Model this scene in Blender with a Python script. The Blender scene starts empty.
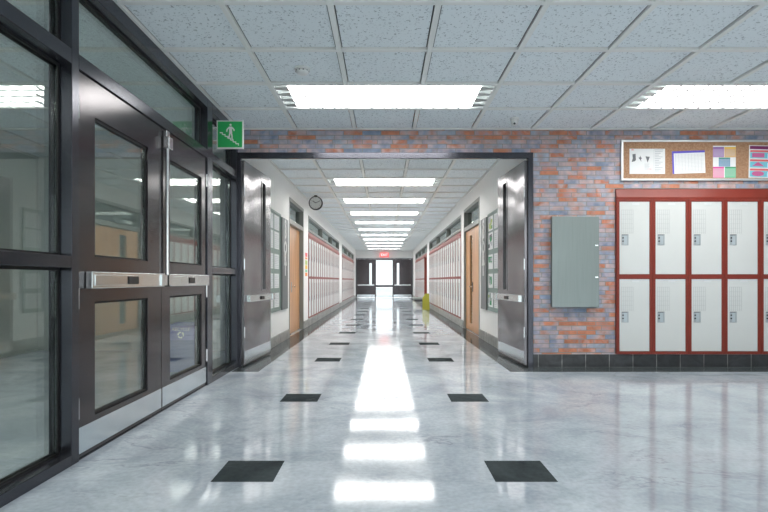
import bpy, bmesh, math, random
from mathutils import Vector, Matrix
random.seed(7)
C = bpy.context.scene.collection
SC = bpy.context.scene
PI = math.pi

# ---------------------------------------------------------------- layout
EYE = 0.95; F = 530.0; UX = 384.3; VY = 280.5
CEIL = 2.608          # underside of the ceiling grid
WY = 5.82             # face of the brick wall
GX = -1.60            # face of the glazed wall
HW = 1.59             # half width of the corridor
ENDY = 29.5
MP = WY / F
def wx(x): return (x - UX) * MP          # brick wall plane, pixel -> metres
def wz(y): return EYE + (VY - y) * MP

# ---------------------------------------------------------------- materials
def new_mat(name):
    m = bpy.data.materials.new(name); m.use_nodes = True
    nt = m.node_tree; b = nt.nodes['Principled BSDF']
    return m, nt, b
def pmat(name, col, rough=0.5, metal=0.0, coat=0.0, bump=0.0, bscale=200.0, var=0.0, vscale=8.0, emit=0.0, spec=0.5):
    m, nt, b = new_mat(name)
    b.inputs['Base Color'].default_value = (*col, 1)
    b.inputs['Roughness'].default_value = rough
    b.inputs['Metallic'].default_value = metal
    b.inputs['Coat Weight'].default_value = coat
    b.inputs['Coat Roughness'].default_value = 0.12
    b.inputs['Specular IOR Level'].default_value = spec
    if emit:
        b.inputs['Emission Color'].default_value = (*col, 1); b.inputs['Emission Strength'].default_value = emit
    tc = nt.nodes.new('ShaderNodeTexCoord')
    n = nt.nodes.new('ShaderNodeTexNoise'); n.inputs['Scale'].default_value = vscale; n.inputs['Detail'].default_value = 4
    nt.links.new(tc.outputs['Object'], n.inputs['Vector'])
    mr = nt.nodes.new('ShaderNodeMapRange'); mr.inputs[1].default_value = 0.3; mr.inputs[2].default_value = 0.7
    mr.inputs[3].default_value = 1 - max(var, 0.01); mr.inputs[4].default_value = 1 + max(var, 0.01)
    nt.links.new(n.outputs['Fac'], mr.inputs[0])
    mx = nt.nodes.new('ShaderNodeVectorMath'); mx.operation = 'SCALE'; mx.inputs[0].default_value = col
    nt.links.new(mr.outputs[0], mx.inputs['Scale']); nt.links.new(mx.outputs[0], b.inputs['Base Color'])
    if bump:
        n2 = nt.nodes.new('ShaderNodeTexNoise'); n2.inputs['Scale'].default_value = bscale; n2.inputs['Detail'].default_value = 2
        nt.links.new(tc.outputs['Object'], n2.inputs['Vector'])
        bp = nt.nodes.new('ShaderNodeBump'); bp.inputs['Strength'].default_value = bump; bp.inputs['Distance'].default_value = 0.002
        nt.links.new(n2.outputs['Fac'], bp.inputs['Height']); nt.links.new(bp.outputs[0], b.inputs['Normal'])
    return m

def emat(name, col, s):
    m = bpy.data.materials.new(name); m.use_nodes = True; nt = m.node_tree; nt.nodes.clear()
    e = nt.nodes.new('ShaderNodeEmission'); e.inputs[0].default_value = (*col, 1); e.inputs[1].default_value = s
    o = nt.nodes.new('ShaderNodeOutputMaterial'); nt.links.new(e.outputs[0], o.inputs[0]); return m

def glass_mat(name, ior, tint, rough=0.0):
    m = bpy.data.materials.new(name); m.use_nodes = True; nt = m.node_tree; nt.nodes.clear()
    N = nt.nodes.new
    geo = N('ShaderNodeNewGeometry'); mix = N('ShaderNodeMix'); mix.data_type = 'FLOAT'
    mix.inputs['A'].default_value = ior; mix.inputs['B'].default_value = 1 / ior
    nt.links.new(geo.outputs['Backfacing'], mix.inputs['Factor'])
    fr = N('ShaderNodeFresnel'); nt.links.new(mix.outputs['Result'], fr.inputs['IOR'])
    tr = N('ShaderNodeBsdfTransparent'); tr.inputs[0].default_value = (*tint, 1)
    gl = N('ShaderNodeBsdfGlossy'); gl.inputs['Roughness'].default_value = rough; gl.inputs[0].default_value = (.95, 1, .98, 1)
    ms = N('ShaderNodeMixShader'); nt.links.new(fr.outputs[0], ms.inputs[0]); nt.links.new(tr.outputs[0], ms.inputs[1]); nt.links.new(gl.outputs[0], ms.inputs[2])
    o = N('ShaderNodeOutputMaterial'); nt.links.new(ms.outputs[0], o.inputs[0]); return m

def floor_mat(name, stops, rough, vein, tile=None):
    m, nt, b = new_mat(name); N = nt.nodes.new; L = nt.links.new
    tc = N('ShaderNodeTexCoord')
    n1 = N('ShaderNodeTexNoise'); n1.inputs['Scale'].default_value = 1.6; n1.inputs['Detail'].default_value = 9; n1.inputs['Roughness'].default_value = .68; n1.inputs['Distortion'].default_value = .6
    L(tc.outputs['Object'], n1.inputs['Vector'])
    r1 = N('ShaderNodeValToRGB'); cr = r1.color_ramp
    cr.elements[0].position = .37; cr.elements[0].color = (*stops[0], 1)
    cr.elements[1].position = .63; cr.elements[1].color = (*stops[1], 1)
    L(n1.outputs['Fac'], r1.inputs[0])
    # sparse veins: a distorted noise band
    mp = N('ShaderNodeMapping'); mp.inputs['Scale'].default_value = (.55, 1.3, 1); mp.inputs['Rotation'].default_value = (0, 0, .5)
    L(tc.outputs['Object'], mp.inputs[0])
    n2 = N('ShaderNodeTexNoise'); n2.inputs['Scale'].default_value = 1.4; n2.inputs['Detail'].default_value = 7; n2.inputs['Roughness'].default_value = .6; n2.inputs['Distortion'].default_value = 1.0
    L(mp.outputs[0], n2.inputs['Vector'])
    sb = N('ShaderNodeMath'); sb.operation = 'SUBTRACT'; sb.inputs[1].default_value = .5; L(n2.outputs['Fac'], sb.inputs[0])
    ab = N('ShaderNodeMath'); ab.operation = 'ABSOLUTE'; L(sb.outputs[0], ab.inputs[0])
    mr = N('ShaderNodeMapRange'); mr.inputs[1].default_value = 0; mr.inputs[2].default_value = .012; mr.inputs[3].default_value = 1; mr.inputs[4].default_value = 0; L(ab.outputs[0], mr.inputs[0])
    n3 = N('ShaderNodeTexNoise'); n3.inputs['Scale'].default_value = .9; L(tc.outputs['Object'], n3.inputs['Vector'])
    m3 = N('ShaderNodeMapRange'); m3.inputs[1].default_value = .48; m3.inputs[2].default_value = .62; L(n3.outputs['Fac'], m3.inputs[0])
    ml = N('ShaderNodeMath'); ml.operation = 'MULTIPLY'; L(mr.outputs[0], ml.inputs[0]); L(m3.outputs[0], ml.inputs[1])
    m4 = N('ShaderNodeMath'); m4.operation = 'MULTIPLY'; m4.inputs[1].default_value = vein; L(ml.outputs[0], m4.inputs[0])
    mx = N('ShaderNodeMix'); mx.data_type = 'RGBA'; L(m4.outputs[0], mx.inputs['Factor']); L(r1.outputs[0], mx.inputs['A']); mx.inputs['B'].default_value = (*stops[2], 1)
    # fine mottling
    n5 = N('ShaderNodeTexNoise'); n5.inputs['Scale'].default_value = 38; n5.inputs['Detail'].default_value = 4; L(tc.outputs['Object'], n5.inputs['Vector'])
    m5 = N('ShaderNodeMapRange'); m5.inputs[1].default_value = .3; m5.inputs[2].default_value = .7; m5.inputs[3].default_value = .91; m5.inputs[4].default_value = 1.09; L(n5.outputs['Fac'], m5.inputs[0])
    sc = N('ShaderNodeVectorMath'); sc.operation = 'SCALE'; L(mx.outputs['Result'], sc.inputs[0]); L(m5.outputs[0], sc.inputs['Scale'])
    L(sc.outputs[0], b.inputs['Base Color'])
    m6 = N('ShaderNodeMapRange'); m6.inputs[1].default_value = .3; m6.inputs[2].default_value = .7; m6.inputs[3].default_value = rough * .75; m6.inputs[4].default_value = rough * 1.3; L(n1.outputs['Fac'], m6.inputs[0])
    L(m6.outputs[0], b.inputs['Roughness'])
    b.inputs['Specular IOR Level'].default_value = .38
    n7 = N('ShaderNodeTexNoise'); n7.inputs['Scale'].default_value = 5; n7.inputs['Detail'].default_value = 3; L(tc.outputs['Object'], n7.inputs['Vector'])
    bp = N('ShaderNodeBump'); bp.inputs['Strength'].default_value = .02; bp.inputs['Distance'].default_value = .003
    L(n7.outputs['Fac'], bp.inputs['Height']); L(bp.outputs[0], b.inputs['Normal'])
    return m

def brick_mat():
    m, nt, b = new_mat('rustic_brick'); N = nt.nodes.new; L = nt.links.new
    tc = N('ShaderNodeTexCoord'); sp = N('ShaderNodeSeparateXYZ'); L(tc.outputs['Object'], sp.inputs[0])
    ad = N('ShaderNodeMath'); L(sp.outputs[0], ad.inputs[0]); L(sp.outputs[1], ad.inputs[1])
    cb = N('ShaderNodeCombineXYZ'); L(ad.outputs[0], cb.inputs[0]); L(sp.outputs[2], cb.inputs[1])
    def brick(seed):
        mp = N('ShaderNodeMapping'); mp.inputs['Location'].default_value = (10 + seed * .0, 5.003, 0); L(cb.outputs[0], mp.inputs[0])
        t = N('ShaderNodeTexBrick'); t.inputs['Scale'].default_value = 1; t.inputs['Brick Width'].default_value = .205; t.inputs['Row Height'].default_value = .0487
        t.inputs['Mortar Size'].default_value = .0040; t.inputs['Mortar Smooth'].default_value = .3; t.inputs['Bias'].default_value = 0
        t.inputs['Color1'].default_value = (0, 0, 0, 1); t.inputs['Color2'].default_value = (1, 1, 1, 1); t.inputs['Mortar'].default_value = (.5, .5, .5, 1)
        t.offset = .5; t.offset_frequency = 2; t.squash = .8; t.squash_frequency = 3
        L(mp.outputs[0], t.inputs['Vector']); return t
    t = brick(0)
    rp = N('ShaderNodeValToRGB'); cr = rp.color_ramp; cr.interpolation = 'LINEAR'
    cols = [(.0, (.23, .29, .41)), (.12, (.42, .37, .44)), (.22, (.52, .37, .35)), (.32, (.33, .38, .47)), (.42, (.46, .38, .42)), (.53, (.55, .19, .10)), (.62, (.54, .36, .33)), (.72, (.28, .33, .45)), (.83, (.53, .40, .40)), (.93, (.55, .21, .12))]
    while len(cr.elements) < len(cols): cr.elements.new(.5)
    for e, (p, c) in zip(cr.elements, cols): e.position = p; e.color = (*c, 1)
    nb = N('ShaderNodeTexNoise'); nb.inputs['Scale'].default_value = 7; nb.inputs['Detail'].default_value = 2; L(tc.outputs['Object'], nb.inputs['Vector'])
    mb = N('ShaderNodeMapRange'); mb.inputs[1].default_value = .3; mb.inputs[2].default_value = .7; mb.inputs[3].default_value = -.10; mb.inputs[4].default_value = .10; L(nb.outputs['Fac'], mb.inputs[0])
    ab = N('ShaderNodeMath'); L(t.outputs['Color'], ab.inputs[0]); L(mb.outputs[0], ab.inputs[1]); L(ab.outputs[0], rp.inputs[0])
    n = N('ShaderNodeTexNoise'); n.inputs['Scale'].default_value = 14; n.inputs['Detail'].default_value = 6; L(tc.outputs['Object'], n.inputs['Vector'])
    mr = N('ShaderNodeMapRange'); mr.inputs[1].default_value = .3; mr.inputs[2].default_value = .7; mr.inputs[3].default_value = .78; mr.inputs[4].default_value = 1.22; L(n.outputs['Fac'], mr.inputs[0])
    sc = N('ShaderNodeVectorMath'); sc.operation = 'SCALE'; L(rp.outputs[0], sc.inputs[0]); L(mr.outputs[0], sc.inputs['Scale'])
    mx = N('ShaderNodeMix'); mx.data_type = 'RGBA'; L(t.outputs['Fac'], mx.inputs['Factor']); L(sc.outputs[0], mx.inputs['A']); mx.inputs['B'].default_value = (.25, .26, .24, 1)
    L(mx.outputs['Result'], b.inputs['Base Color']); b.inputs['Roughness'].default_value = .6
    bp = N('ShaderNodeBump'); bp.invert = True; bp.inputs['Strength'].default_value = .5; bp.inputs['Distance'].default_value = .004
    L(t.outputs['Fac'], bp.inputs['Height']); L(bp.outputs[0], b.inputs['Normal'])
    return m

def tile_mat(name, col, grout, w, h, rough, off=(0, 0)):
    m, nt, b = new_mat(name); N = nt.nodes.new; L = nt.links.new
    tc = N('ShaderNodeTexCoord'); sp = N('ShaderNodeSeparateXYZ'); L(tc.outputs['Object'], sp.inputs[0])
    ad = N('ShaderNodeMath'); L(sp.outputs[0], ad.inputs[0]); L(sp.outputs[1], ad.inputs[1])
    cb = N('ShaderNodeCombineXYZ'); L(ad.outputs[0], cb.inputs[0]); L(sp.outputs[2], cb.inputs[1])
    mp = N('ShaderNodeMapping'); mp.inputs['Location'].default_value = (off[0] + 26 * w, off[1], 0); L(cb.outputs[0], mp.inputs[0])
    t = N('ShaderNodeTexBrick'); t.offset = 0; t.inputs['Scale'].default_value = 1; t.inputs['Brick Width'].default_value = w; t.inputs['Row Height'].default_value = h
    t.inputs['Mortar Size'].default_value = .004; t.inputs['Mortar Smooth'].default_value = .2
    t.inputs['Color1'].default_value = (*[c * .85 for c in col], 1); t.inputs['Color2'].default_value = (*[c * 1.2 for c in col], 1); t.inputs['Mortar'].default_value = (*grout, 1)
    L(mp.outputs[0], t.inputs['Vector'])
    n = N('ShaderNodeTexNoise'); n.inputs['Scale'].default_value = 9; n.inputs['Detail'].default_value = 7; n.inputs['Distortion'].default_value = 1.2; L(tc.outputs['Object'], n.inputs['Vector'])
    mr = N('ShaderNodeMapRange'); mr.inputs[1].default_value = .35; mr.inputs[2].default_value = .7; mr.inputs[3].default_value = .75; mr.inputs[4].default_value = 1.5; L(n.outputs['Fac'], mr.inputs[0])
    sc = N('ShaderNodeVectorMath'); sc.operation = 'SCALE'; L(t.outputs['Color'], sc.inputs[0]); L(mr.outputs[0], sc.inputs['Scale'])
    L(sc.outputs[0], b.inputs['Base Color']); b.inputs['Roughness'].default_value = rough
    return m

def ceiling_mat():
    m, nt, b = new_mat('pitted_ceiling_tile'); N = nt.nodes.new; L = nt.links.new
    tc = N('ShaderNodeTexCoord')
    n = N('ShaderNodeTexNoise'); n.inputs['Scale'].default_value = 62; n.inputs['Detail'].default_value = 2; n.inputs['Roughness'].default_value = .6; L(tc.outputs['Object'], n.inputs['Vector'])
    mr = N('ShaderNodeMapRange'); mr.inputs[1].default_value = .60; mr.inputs[2].default_value = .66; L(n.outputs['Fac'], mr.inputs[0])
    mx = N('ShaderNodeMix'); mx.data_type = 'RGBA'; L(mr.outputs[0], mx.inputs['Factor'])
    mx.inputs['A'].default_value = (.88, .935, .955, 1); mx.inputs['B'].default_value = (.45, .49, .51, 1)
    L(mx.outputs['Result'], b.inputs['Base Color']); b.inputs['Roughness'].default_value = .9
    bp = N('ShaderNodeBump'); bp.invert = True; bp.inputs['Strength'].default_value = .35; bp.inputs['Distance'].default_value = .003
    L(n.outputs['Fac'], bp.inputs['Height']); L(bp.outputs[0], b.inputs['Normal'])
    return m

def wood_mat():
    m, nt, b = new_mat('veneer_wood'); N = nt.nodes.new; L = nt.links.new
    tc = N('ShaderNodeTexCoord'); mp = N('ShaderNodeMapping'); mp.inputs['Scale'].default_value = (14, 14, .9); L(tc.outputs['Object'], mp.inputs[0])
    n = N('ShaderNodeTexNoise'); n.inputs['Scale'].default_value = 1.6; n.inputs['Detail'].default_value = 7; n.inputs['Distortion'].default_value = .5; L(mp.outputs[0], n.inputs['Vector'])
    r = N('ShaderNodeValToRGB'); r.color_ramp.elements[0].position = .3; r.color_ramp.elements[1].position = .7
    r.color_ramp.elements[0].color = (.47, .22, .085, 1); r.color_ramp.elements[1].color = (.66, .36, .16, 1)
    L(n.outputs['Fac'], r.inputs[0]); L(r.outputs[0], b.inputs['Base Color']); b.inputs['Roughness'].default_value = .3
    return m

def cork_mat():
    m, nt, b = new_mat('cork'); N = nt.nodes.new; L = nt.links.new
    tc = N('ShaderNodeTexCoord'); n = N('ShaderNodeTexNoise'); n.inputs['Scale'].default_value = 90; n.inputs['Detail'].default_value = 4; L(tc.outputs['Object'], n.inputs['Vector'])
    r = N('ShaderNodeValToRGB'); r.color_ramp.elements[0].position = .36; r.color_ramp.elements[1].position = .62
    r.color_ramp.elements[0].color = (.33, .18, .10, 1); r.color_ramp.elements[1].color = (.47, .275, .165, 1)
    L(n.outputs['Fac'], r.inputs[0]); L(r.outputs[0], b.inputs['Base Color']); b.inputs['Roughness'].default_value = .85
    return m

def frame_metal(name, col, rough, bump, wav=0.0):
    m, nt, b = new_mat(name); N = nt.nodes.new; L = nt.links.new
    b.inputs['Base Color'].default_value = (*col, 1); b.inputs['Metallic'].default_value = .75; b.inputs['Roughness'].default_value = rough
    tc = N('ShaderNodeTexCoord')
    n = N('ShaderNodeTexNoise'); n.inputs['Scale'].default_value = 160; n.inputs['Detail'].default_value = 1; L(tc.outputs['Object'], n.inputs['Vector'])
    bp = N('ShaderNodeBump'); bp.inputs['Strength'].default_value = bump; bp.inputs['Distance'].default_value = .0015; L(n.outputs['Fac'], bp.inputs['Height'])
    if wav:
        n2 = N('ShaderNodeTexNoise'); n2.inputs['Scale'].default_value = 2.2; n2.inputs['Detail'].default_value = 0; L(tc.outputs['Object'], n2.inputs['Vector'])
        b2 = N('ShaderNodeBump'); b2.inputs['Strength'].default_value = wav; b2.inputs['Distance'].default_value = .05; L(n2.outputs['Fac'], b2.inputs['Height']); L(b2.outputs[0], bp.inputs['Normal'])
    L(bp.outputs[0], b.inputs['Normal'])
    return m

def brushed(name, col, rough=.3, along=2):
    m, nt, b = new_mat(name); N = nt.nodes.new; L = nt.links.new
    b.inputs['Base Color'].default_value = (*col, 1); b.inputs['Metallic'].default_value = 1
    tc = N('ShaderNodeTexCoord'); mp = N('ShaderNodeMapping'); s = [90, 90, 90]; s[along] = 3; mp.inputs['Scale'].default_value = s; L(tc.outputs['Object'], mp.inputs[0])
    n = N('ShaderNodeTexNoise'); n.inputs['Scale'].default_value = 1; n.inputs['Detail'].default_value = 5; L(mp.outputs[0], n.inputs['Vector'])
    mr = N('ShaderNodeMapRange'); mr.inputs[1].default_value = .3; mr.inputs[2].default_value = .7; mr.inputs[3].default_value = rough * .8; mr.inputs[4].default_value = rough * 1.3; L(n.outputs['Fac'], mr.inputs[0])
    L(mr.outputs[0], b.inputs['Roughness']); return m

M = {}
M['floor'] = floor_mat('polished_pale_floor', ((.36, .41, .46), (.56, .61, .655), (.20, .21, .24)), .08, .6)
M['floor_black'] = floor_mat('polished_black_tile', ((.036, .044, .047), (.075, .088, .092), (.16, .17, .17)), .09, .4)
M['floor_black'].node_tree.nodes['Principled BSDF'].inputs['Specular IOR Level'].default_value = .03
M['floor_inset'] = floor_mat('worn_black_tile', ((.036, .044, .047), (.075, .088, .092), (.16, .17, .17)), .3, .4)
M['floor_inset'].node_tree.nodes['Principled BSDF'].inputs['Specular IOR Level'].default_value = .0
M['brick'] = brick_mat()
M['base_black'] = tile_mat('black_base_tile', (.032, .034, .037), (.26, .26, .25), .259, .147, .3, off=(.02, .002))
M['base_grey'] = tile_mat('grey_base_tile', (.27, .27, .255), (.17, .17, .16), .30, .15, .35)
M['ceiling'] = ceiling_mat()
M['grid'] = pmat('white_grid_bar', (.88, .89, .86), .5)
M['wall'] = pmat('white_wall_paint', (.86, .86, .84), .55, bump=.1, bscale=120)
M['vest'] = pmat('pale_vestibule_paint', (.76, .79, .76), .6)
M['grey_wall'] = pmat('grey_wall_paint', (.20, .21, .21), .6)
M['frame'] = frame_metal('charcoal_frame', (.075, .077, .092), .18, .3)
M['leafd'] = frame_metal('charcoal_door_paint', (.082, .075, .08), .15, .22)
M['leafc'] = frame_metal('smooth_dark_door', (.20, .188, .198), .19, .08, wav=.5)
M['gasket'] = pmat('black_rubber', (.008, .008, .009), .6)
M['glass'] = glass_mat('grey_green_glass', 1.95, (.86, .89, .87))
M['glass_clear'] = glass_mat('clear_glass', 1.4, (.95, .97, .97))
M['glass_far'] = glass_mat('far_door_glass', 1.4, (.66, .68, .68))
M['glass_dark'] = glass_mat('clerestory_glass', 2.4, (.6, .68, .66))
M['steel'] = pmat('satin_steel', (.74, .81, .85), .2, 1, var=.03)
M['steelx'] = pmat('satin_steel_bar', (.62, .65, .65), .22, 1, var=.03)
M['chrome'] = pmat('bright_steel', (.8, .8, .8), .18, 1)
M['cabinet'] = brushed('galvanised_steel', (.27, .305, .295), .40, 2)
M['black'] = pmat('black_plastic', (.012, .012, .013), .4)
M['wood'] = wood_mat()
M['dframe'] = pmat('grey_green_frame_paint', (.24, .255, .235), .4)
M['red'] = pmat('red_locker_paint', (.225, .026, .013), .45, coat=.05, var=.04)
M['locker'] = pmat('pale_locker_enamel', (.66, .68, .665), .32, coat=.15, var=.02, vscale=3)
M['vent'] = pmat('locker_vent_slot', (.50, .52, .515), .5)
M['cup2'] = pmat('handle_recess_metal', (.50, .56, .59), .35, .3)
M['cup'] = pmat('handle_cup_metal', (.42, .46, .48), .35, .3)
M['cork'] = cork_mat()
M['alu'] = pmat('pale_aluminium', (.72, .74, .74), .35, .6)
M['paper'] = pmat('white_paper', (.82, .83, .83), .7)
M['ink'] = pmat('grey_print', (.16, .17, .18), .7)
M['inkl'] = pmat('pale_grey_print', (.52, .54, .56), .7)
def flat(n, c): M[n] = pmat(n + '_print', c, .65)
flat('violet', (.11, .09, .56)); flat('mauve', (.40, .25, .50)); flat('ochre', (.72, .46, .22)); flat('teal', (.18, .34, .50)); flat('pinkp', (.80, .34, .50))
flat('greenp', (.22, .58, .36)); flat('magenta', (.72, .04, .32)); flat('maroon', (.22, .02, .13)); flat('coral', (.80, .16, .16)); flat('cyan', (.18, .58, .70)); flat('rose', (.62, .14, .32)); flat('dkgreen', (.03, .30, .12))
flat('purple', (.26, .13, .36)); flat('yellowp', (.85, .55, .08)); flat('lime', (.5, .6, .2)); flat('orangep', (.85, .30, .08))
M['sign_green'] = pmat('sign_green', (.02, .40, .10), .4)
M['white'] = pmat('white_plastic', (.80, .80, .78), .4)
M['vision'] = glass_mat('dark_vision_glass', 1.5, (.06, .065, .065))
M['board'] = pmat('grey_green_board', (.22, .29, .26), .45)
M['boarddark'] = pmat('grey_letter_board', (.15, .16, .16), .4)
M['louver'] = pmat('white_louver', (.86, .87, .86), .35)
M['blade'] = pmat('louver_blade', (.09, .09, .09), .6)
M['reflector'] = pmat('reflector_metal', (.62, .66, .66), .3, .6)
M['light'] = emat('lamp_diffuser', (1.0, .99, .965), 15)
M['lightc'] = emat('corridor_lamp_diffuser', (1.0, .99, .965), 15)
M['exit'] = pmat('exit_red', (.9, .10, .10), .4, emit=1.0)
M['exitw'] = pmat('exit_white', (1, .9, .9), .4, emit=1.2)
M['binb'] = pmat('blue_bin_plastic', (.10, .13, .34), .45, var=.04)
M['binl'] = pmat('violet_bin_plastic', (.19, .19, .48), .45)
M['yellow'] = pmat('yellow_green_plastic', (.33, .32, .02), .4)
M['bench'] = pmat('grey_bench', (.05, .052, .052), .5)
M['dial'] = pmat('clock_dial', (.72, .74, .72), .5)
M['concrete'] = pmat('pale_concrete', (.7, .7, .68), .8, var=.1)

# ---------------------------------------------------------------- mesh helpers
class MB:
    def __init__(self): self.bm = bmesh.new(); self.mats = []
    def mi(self, m):
        if m not in self.mats: self.mats.append(m)
        return self.mats.index(m)
    def _tag(self, verts, m):
        i = self.mi(m); fs = set()
        for v in verts: fs.update(v.link_faces)
        for f in fs: f.material_index = i
    def box(self, x0, x1, y0, y1, z0, z1, m, bev=0.0, rot=None):
        r = bmesh.ops.create_cube(self.bm, size=1)
        vs = r['verts']
        for v in vs: v.co = Vector(((x0 + x1) / 2 + v.co.x * (x1 - x0), (y0 + y1) / 2 + v.co.y * (y1 - y0), (z0 + z1) / 2 + v.co.z * (z1 - z0)))
        if rot is not None:
            c = Vector(((x0 + x1) / 2, (y0 + y1) / 2, (z0 + z1) / 2))
            for v in vs: v.co = c + rot @ (v.co - c)
        self._tag(vs, m)
        if bev:
            es = set()
            for v in vs: es.update(v.link_edges)
            i = self.mi(m)
            g = bmesh.ops.bevel(self.bm, geom=list(es), offset=bev, segments=2, affect='EDGES', profile=.6)
            for f in g['faces']: f.material_index = i
        return self
    def prism(self, pts, axis, a, b, m):
        """pts: 2D outline in the other two axes, extruded from a to b along axis"""
        def mk(p, t):
            if axis == 'x': return (t, p[0], p[1])
            if axis == 'y': return (p[0], t, p[1])
            return (p[0], p[1], t)
        A = [self.bm.verts.new(mk(p, a)) for p in pts]; B = [self.bm.verts.new(mk(p, b)) for p in pts]
        fs = [self.bm.faces.new(A), self.bm.faces.new(B[::-1])]
        n = len(pts)
        for i in range(n): fs.append(self.bm.faces.new((A[i], B[i], B[(i + 1) % n], A[(i + 1) % n])))
        k = self.mi(m)
        for f in fs: f.material_index = k
        bmesh.ops.recalc_face_normals(self.bm, faces=fs)
        return self
    def hull(self, verts, faces, m):
        V = [self.bm.verts.new(v) for v in verts]; k = self.mi(m); fs = []
        for f in faces:
            q = self.bm.faces.new([V[i] for i in f]); q.material_index = k; fs.append(q)
        bmesh.ops.recalc_face_normals(self.bm, faces=fs); return self
    def cyl(self, p0, p1, r, m, seg=20, r2=None):
        p0 = Vector(p0); p1 = Vector(p1); d = p1 - p0
        g = bmesh.ops.create_cone(self.bm, cap_ends=True, segments=seg, radius1=r, radius2=r if r2 is None else r2, depth=d.length)
        q = d.to_track_quat('Z', 'Y').to_matrix().to_4x4(); mat = Matrix.Translation((p0 + p1) / 2) @ q
        bmesh.ops.transform(self.bm, matrix=mat, verts=g['verts']); self._tag(g['verts'], m); return self
    def lathe(self, prof, centre, axis, m, seg=32):
        """prof: list of (radius, height) turned about an axis through centre"""
        rings = []
        for r, h in prof:
            ring = []
            for k in range(seg):
                a = 2 * PI * k / seg; c, s = r * math.cos(a), r * math.sin(a)
                p = (c, s, h) if axis == 'z' else (c, h, s)
                ring.append(self.bm.verts.new(Vector(centre) + Vector(p)))
            rings.append(ring)
        k = self.mi(m); fs = []
        for A, B in zip(rings, rings[1:]):
            for i in range(seg):
                fs.append(self.bm.faces.new((A[i], A[(i + 1) % seg], B[(i + 1) % seg], B[i])))
        fs.append(self.bm.faces.new(rings[0])); fs.append(self.bm.faces.new(rings[-1]))
        for f in fs: f.material_index = k; f.smooth = True
        bmesh.ops.recalc_face_normals(self.bm, faces=fs); return self
    def build(self, name, parent=None, loc=(0, 0, 0), rot=(0, 0, 0), smooth=False):
        me = bpy.data.meshes.new(name); self.bm.to_mesh(me); self.bm.free()
        for m in self.mats: me.materials.append(M[m])
        if smooth:
            for p in me.polygons: p.use_smooth = True
        o = bpy.data.objects.new(name, me); C.objects.link(o); o.location = loc; o.rotation_euler = rot
        if parent: o.parent = parent
        return o
def box(name, x0, x1, y0, y1, z0, z1, m, parent=None, bev=0.0):
    return MB().box(x0, x1, y0, y1, z0, z1, m, bev).build(name, parent)
def tag(o, label, cat, group=None):
    o['label'] = label; o['category'] = cat
    if group: o['group'] = group
    return o
def thing(name, label, cat, loc=(0, 0, 0), rz=0, group=None):
    o = bpy.data.objects.new(name, None); o.empty_display_size = .1; C.objects.link(o)
    o.location = loc; o.rotation_euler = (0, 0, rz); return tag(o, label, cat, group)
def struct(o, label=None, cat=None):
    o['kind'] = 'structure'
    if label: o['label'] = label
    if cat: o['category'] = cat
    return o
def sthing(name, label, cat, loc=(0, 0, 0), rz=0):
    o = thing(name, label, cat, loc, rz); o['kind'] = 'structure'; return o
def copy_tree(o, parent=None):
    c = o.copy(); C.objects.link(c)
    if parent: c.parent = parent
    for ch in list(o.children): copy_tree(ch, c)
    return c
def text(name, s, size, m, parent=None, loc=(0, 0, 0), rot=(PI / 2, 0, 0), depth=.002, align='CENTER', bold=0.0):
    cu = bpy.data.curves.new(name, 'FONT'); cu.body = s; cu.size = size; cu.extrude = depth; cu.offset = bold; cu.align_x = align; cu.align_y = 'CENTER'
    t = bpy.data.objects.new(name, cu); C.objects.link(t)
    dg = bpy.context.evaluated_depsgraph_get(); dg.update()
    me = bpy.data.meshes.new_from_object(t.evaluated_get(dg)); me.name = name
    bpy.data.objects.remove(t); bpy.data.curves.remove(cu)
    me.materials.clear(); me.materials.append(M[m])
    o = bpy.data.objects.new(name, me); C.objects.link(o); o.location = loc; o.rotation_euler = rot
    if parent: o.parent = parent
    return o

# ---------------------------------------------------------------- floor
b = MB(); b.box(-5, 7.2, -3.7, ENDY + .15, -.1, 0, 'floor')
def slab(x0, x1, y0, y1, m='floor_black'): b.box(x0, x1, y0, y1, -.002, .0008, m)
for s in (-1, 1):
    slab(min(s * 1.31, s * HW), max(s * 1.31, s * HW), 5.51, ENDY)
slab(HW, 7.0, 5.51, WY)
ys = [2.50, 4.15, 6.21] + [7.82 + 1.66 * k for k in range(13)]
for y in ys:
    for s in (-1, 1):
        slab(min(s * .525, s * .82), max(s * .525, s * .82), y, y + .292, 'floor_inset')
struct(b.build('floor'), 'polished pale grey marbled floor with black inset tiles', 'floor')
struct(box('ground', -12, 12, ENDY + .15, 70, -.2, -.02, 'concrete'), 'pale paving outside the far doors', 'ground')

# ---------------------------------------------------------------- ceiling
PX = .65
xl = [-.325 - PX * k for k in range(0, 8)][::-1] + [.325 + PX * k for k in range(0, 12)]
lob_y = [5.13 - .655 * k for k in range(0, 14)]
lob_y = sorted([y for y in lob_y if y > -3.6] + [WY, -3.6])
cor_y0 = 8.62
cor_y = sorted([cor_y0 + .69 * k for k in range(-4, 31) if WY + .1 < cor_y0 + .69 * k < ENDY - .05] + [WY + .08, ENDY])
LIGHTS = []    # x0, x1, y0, y1, place
LIGHTS.append((-.975, .975, 4.475, 5.13, 'lobby', 'recessed ceiling light in front of the corridor opening'))
LIGHTS.append((2.275, 4.225, 4.475, 5.13, 'lobby', 'recessed ceiling light in front of the cork board'))
LIGHTS.append((-.975, .975, -.11, .545, 'lobby', 'added recessed fill light directly above the viewpoint, out of view'))  # unseen fixture, added as fill for the lobby
LIGHTS.append((2.275, 4.225, -.11, .545, 'lobby', 'added recessed fill light to the right of the viewpoint, out of view'))  # second added fill fixture, also out of view
ORD = ['first', 'second', 'third', 'fourth', 'fifth', 'sixth', 'seventh', 'eighth', 'ninth', 'tenth', 'eleventh', 'twelfth', 'thirteenth', 'fourteenth', 'fifteenth', 'sixteenth', 'seventeenth', 'eighteenth', 'nineteenth', 'twentieth']
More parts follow.
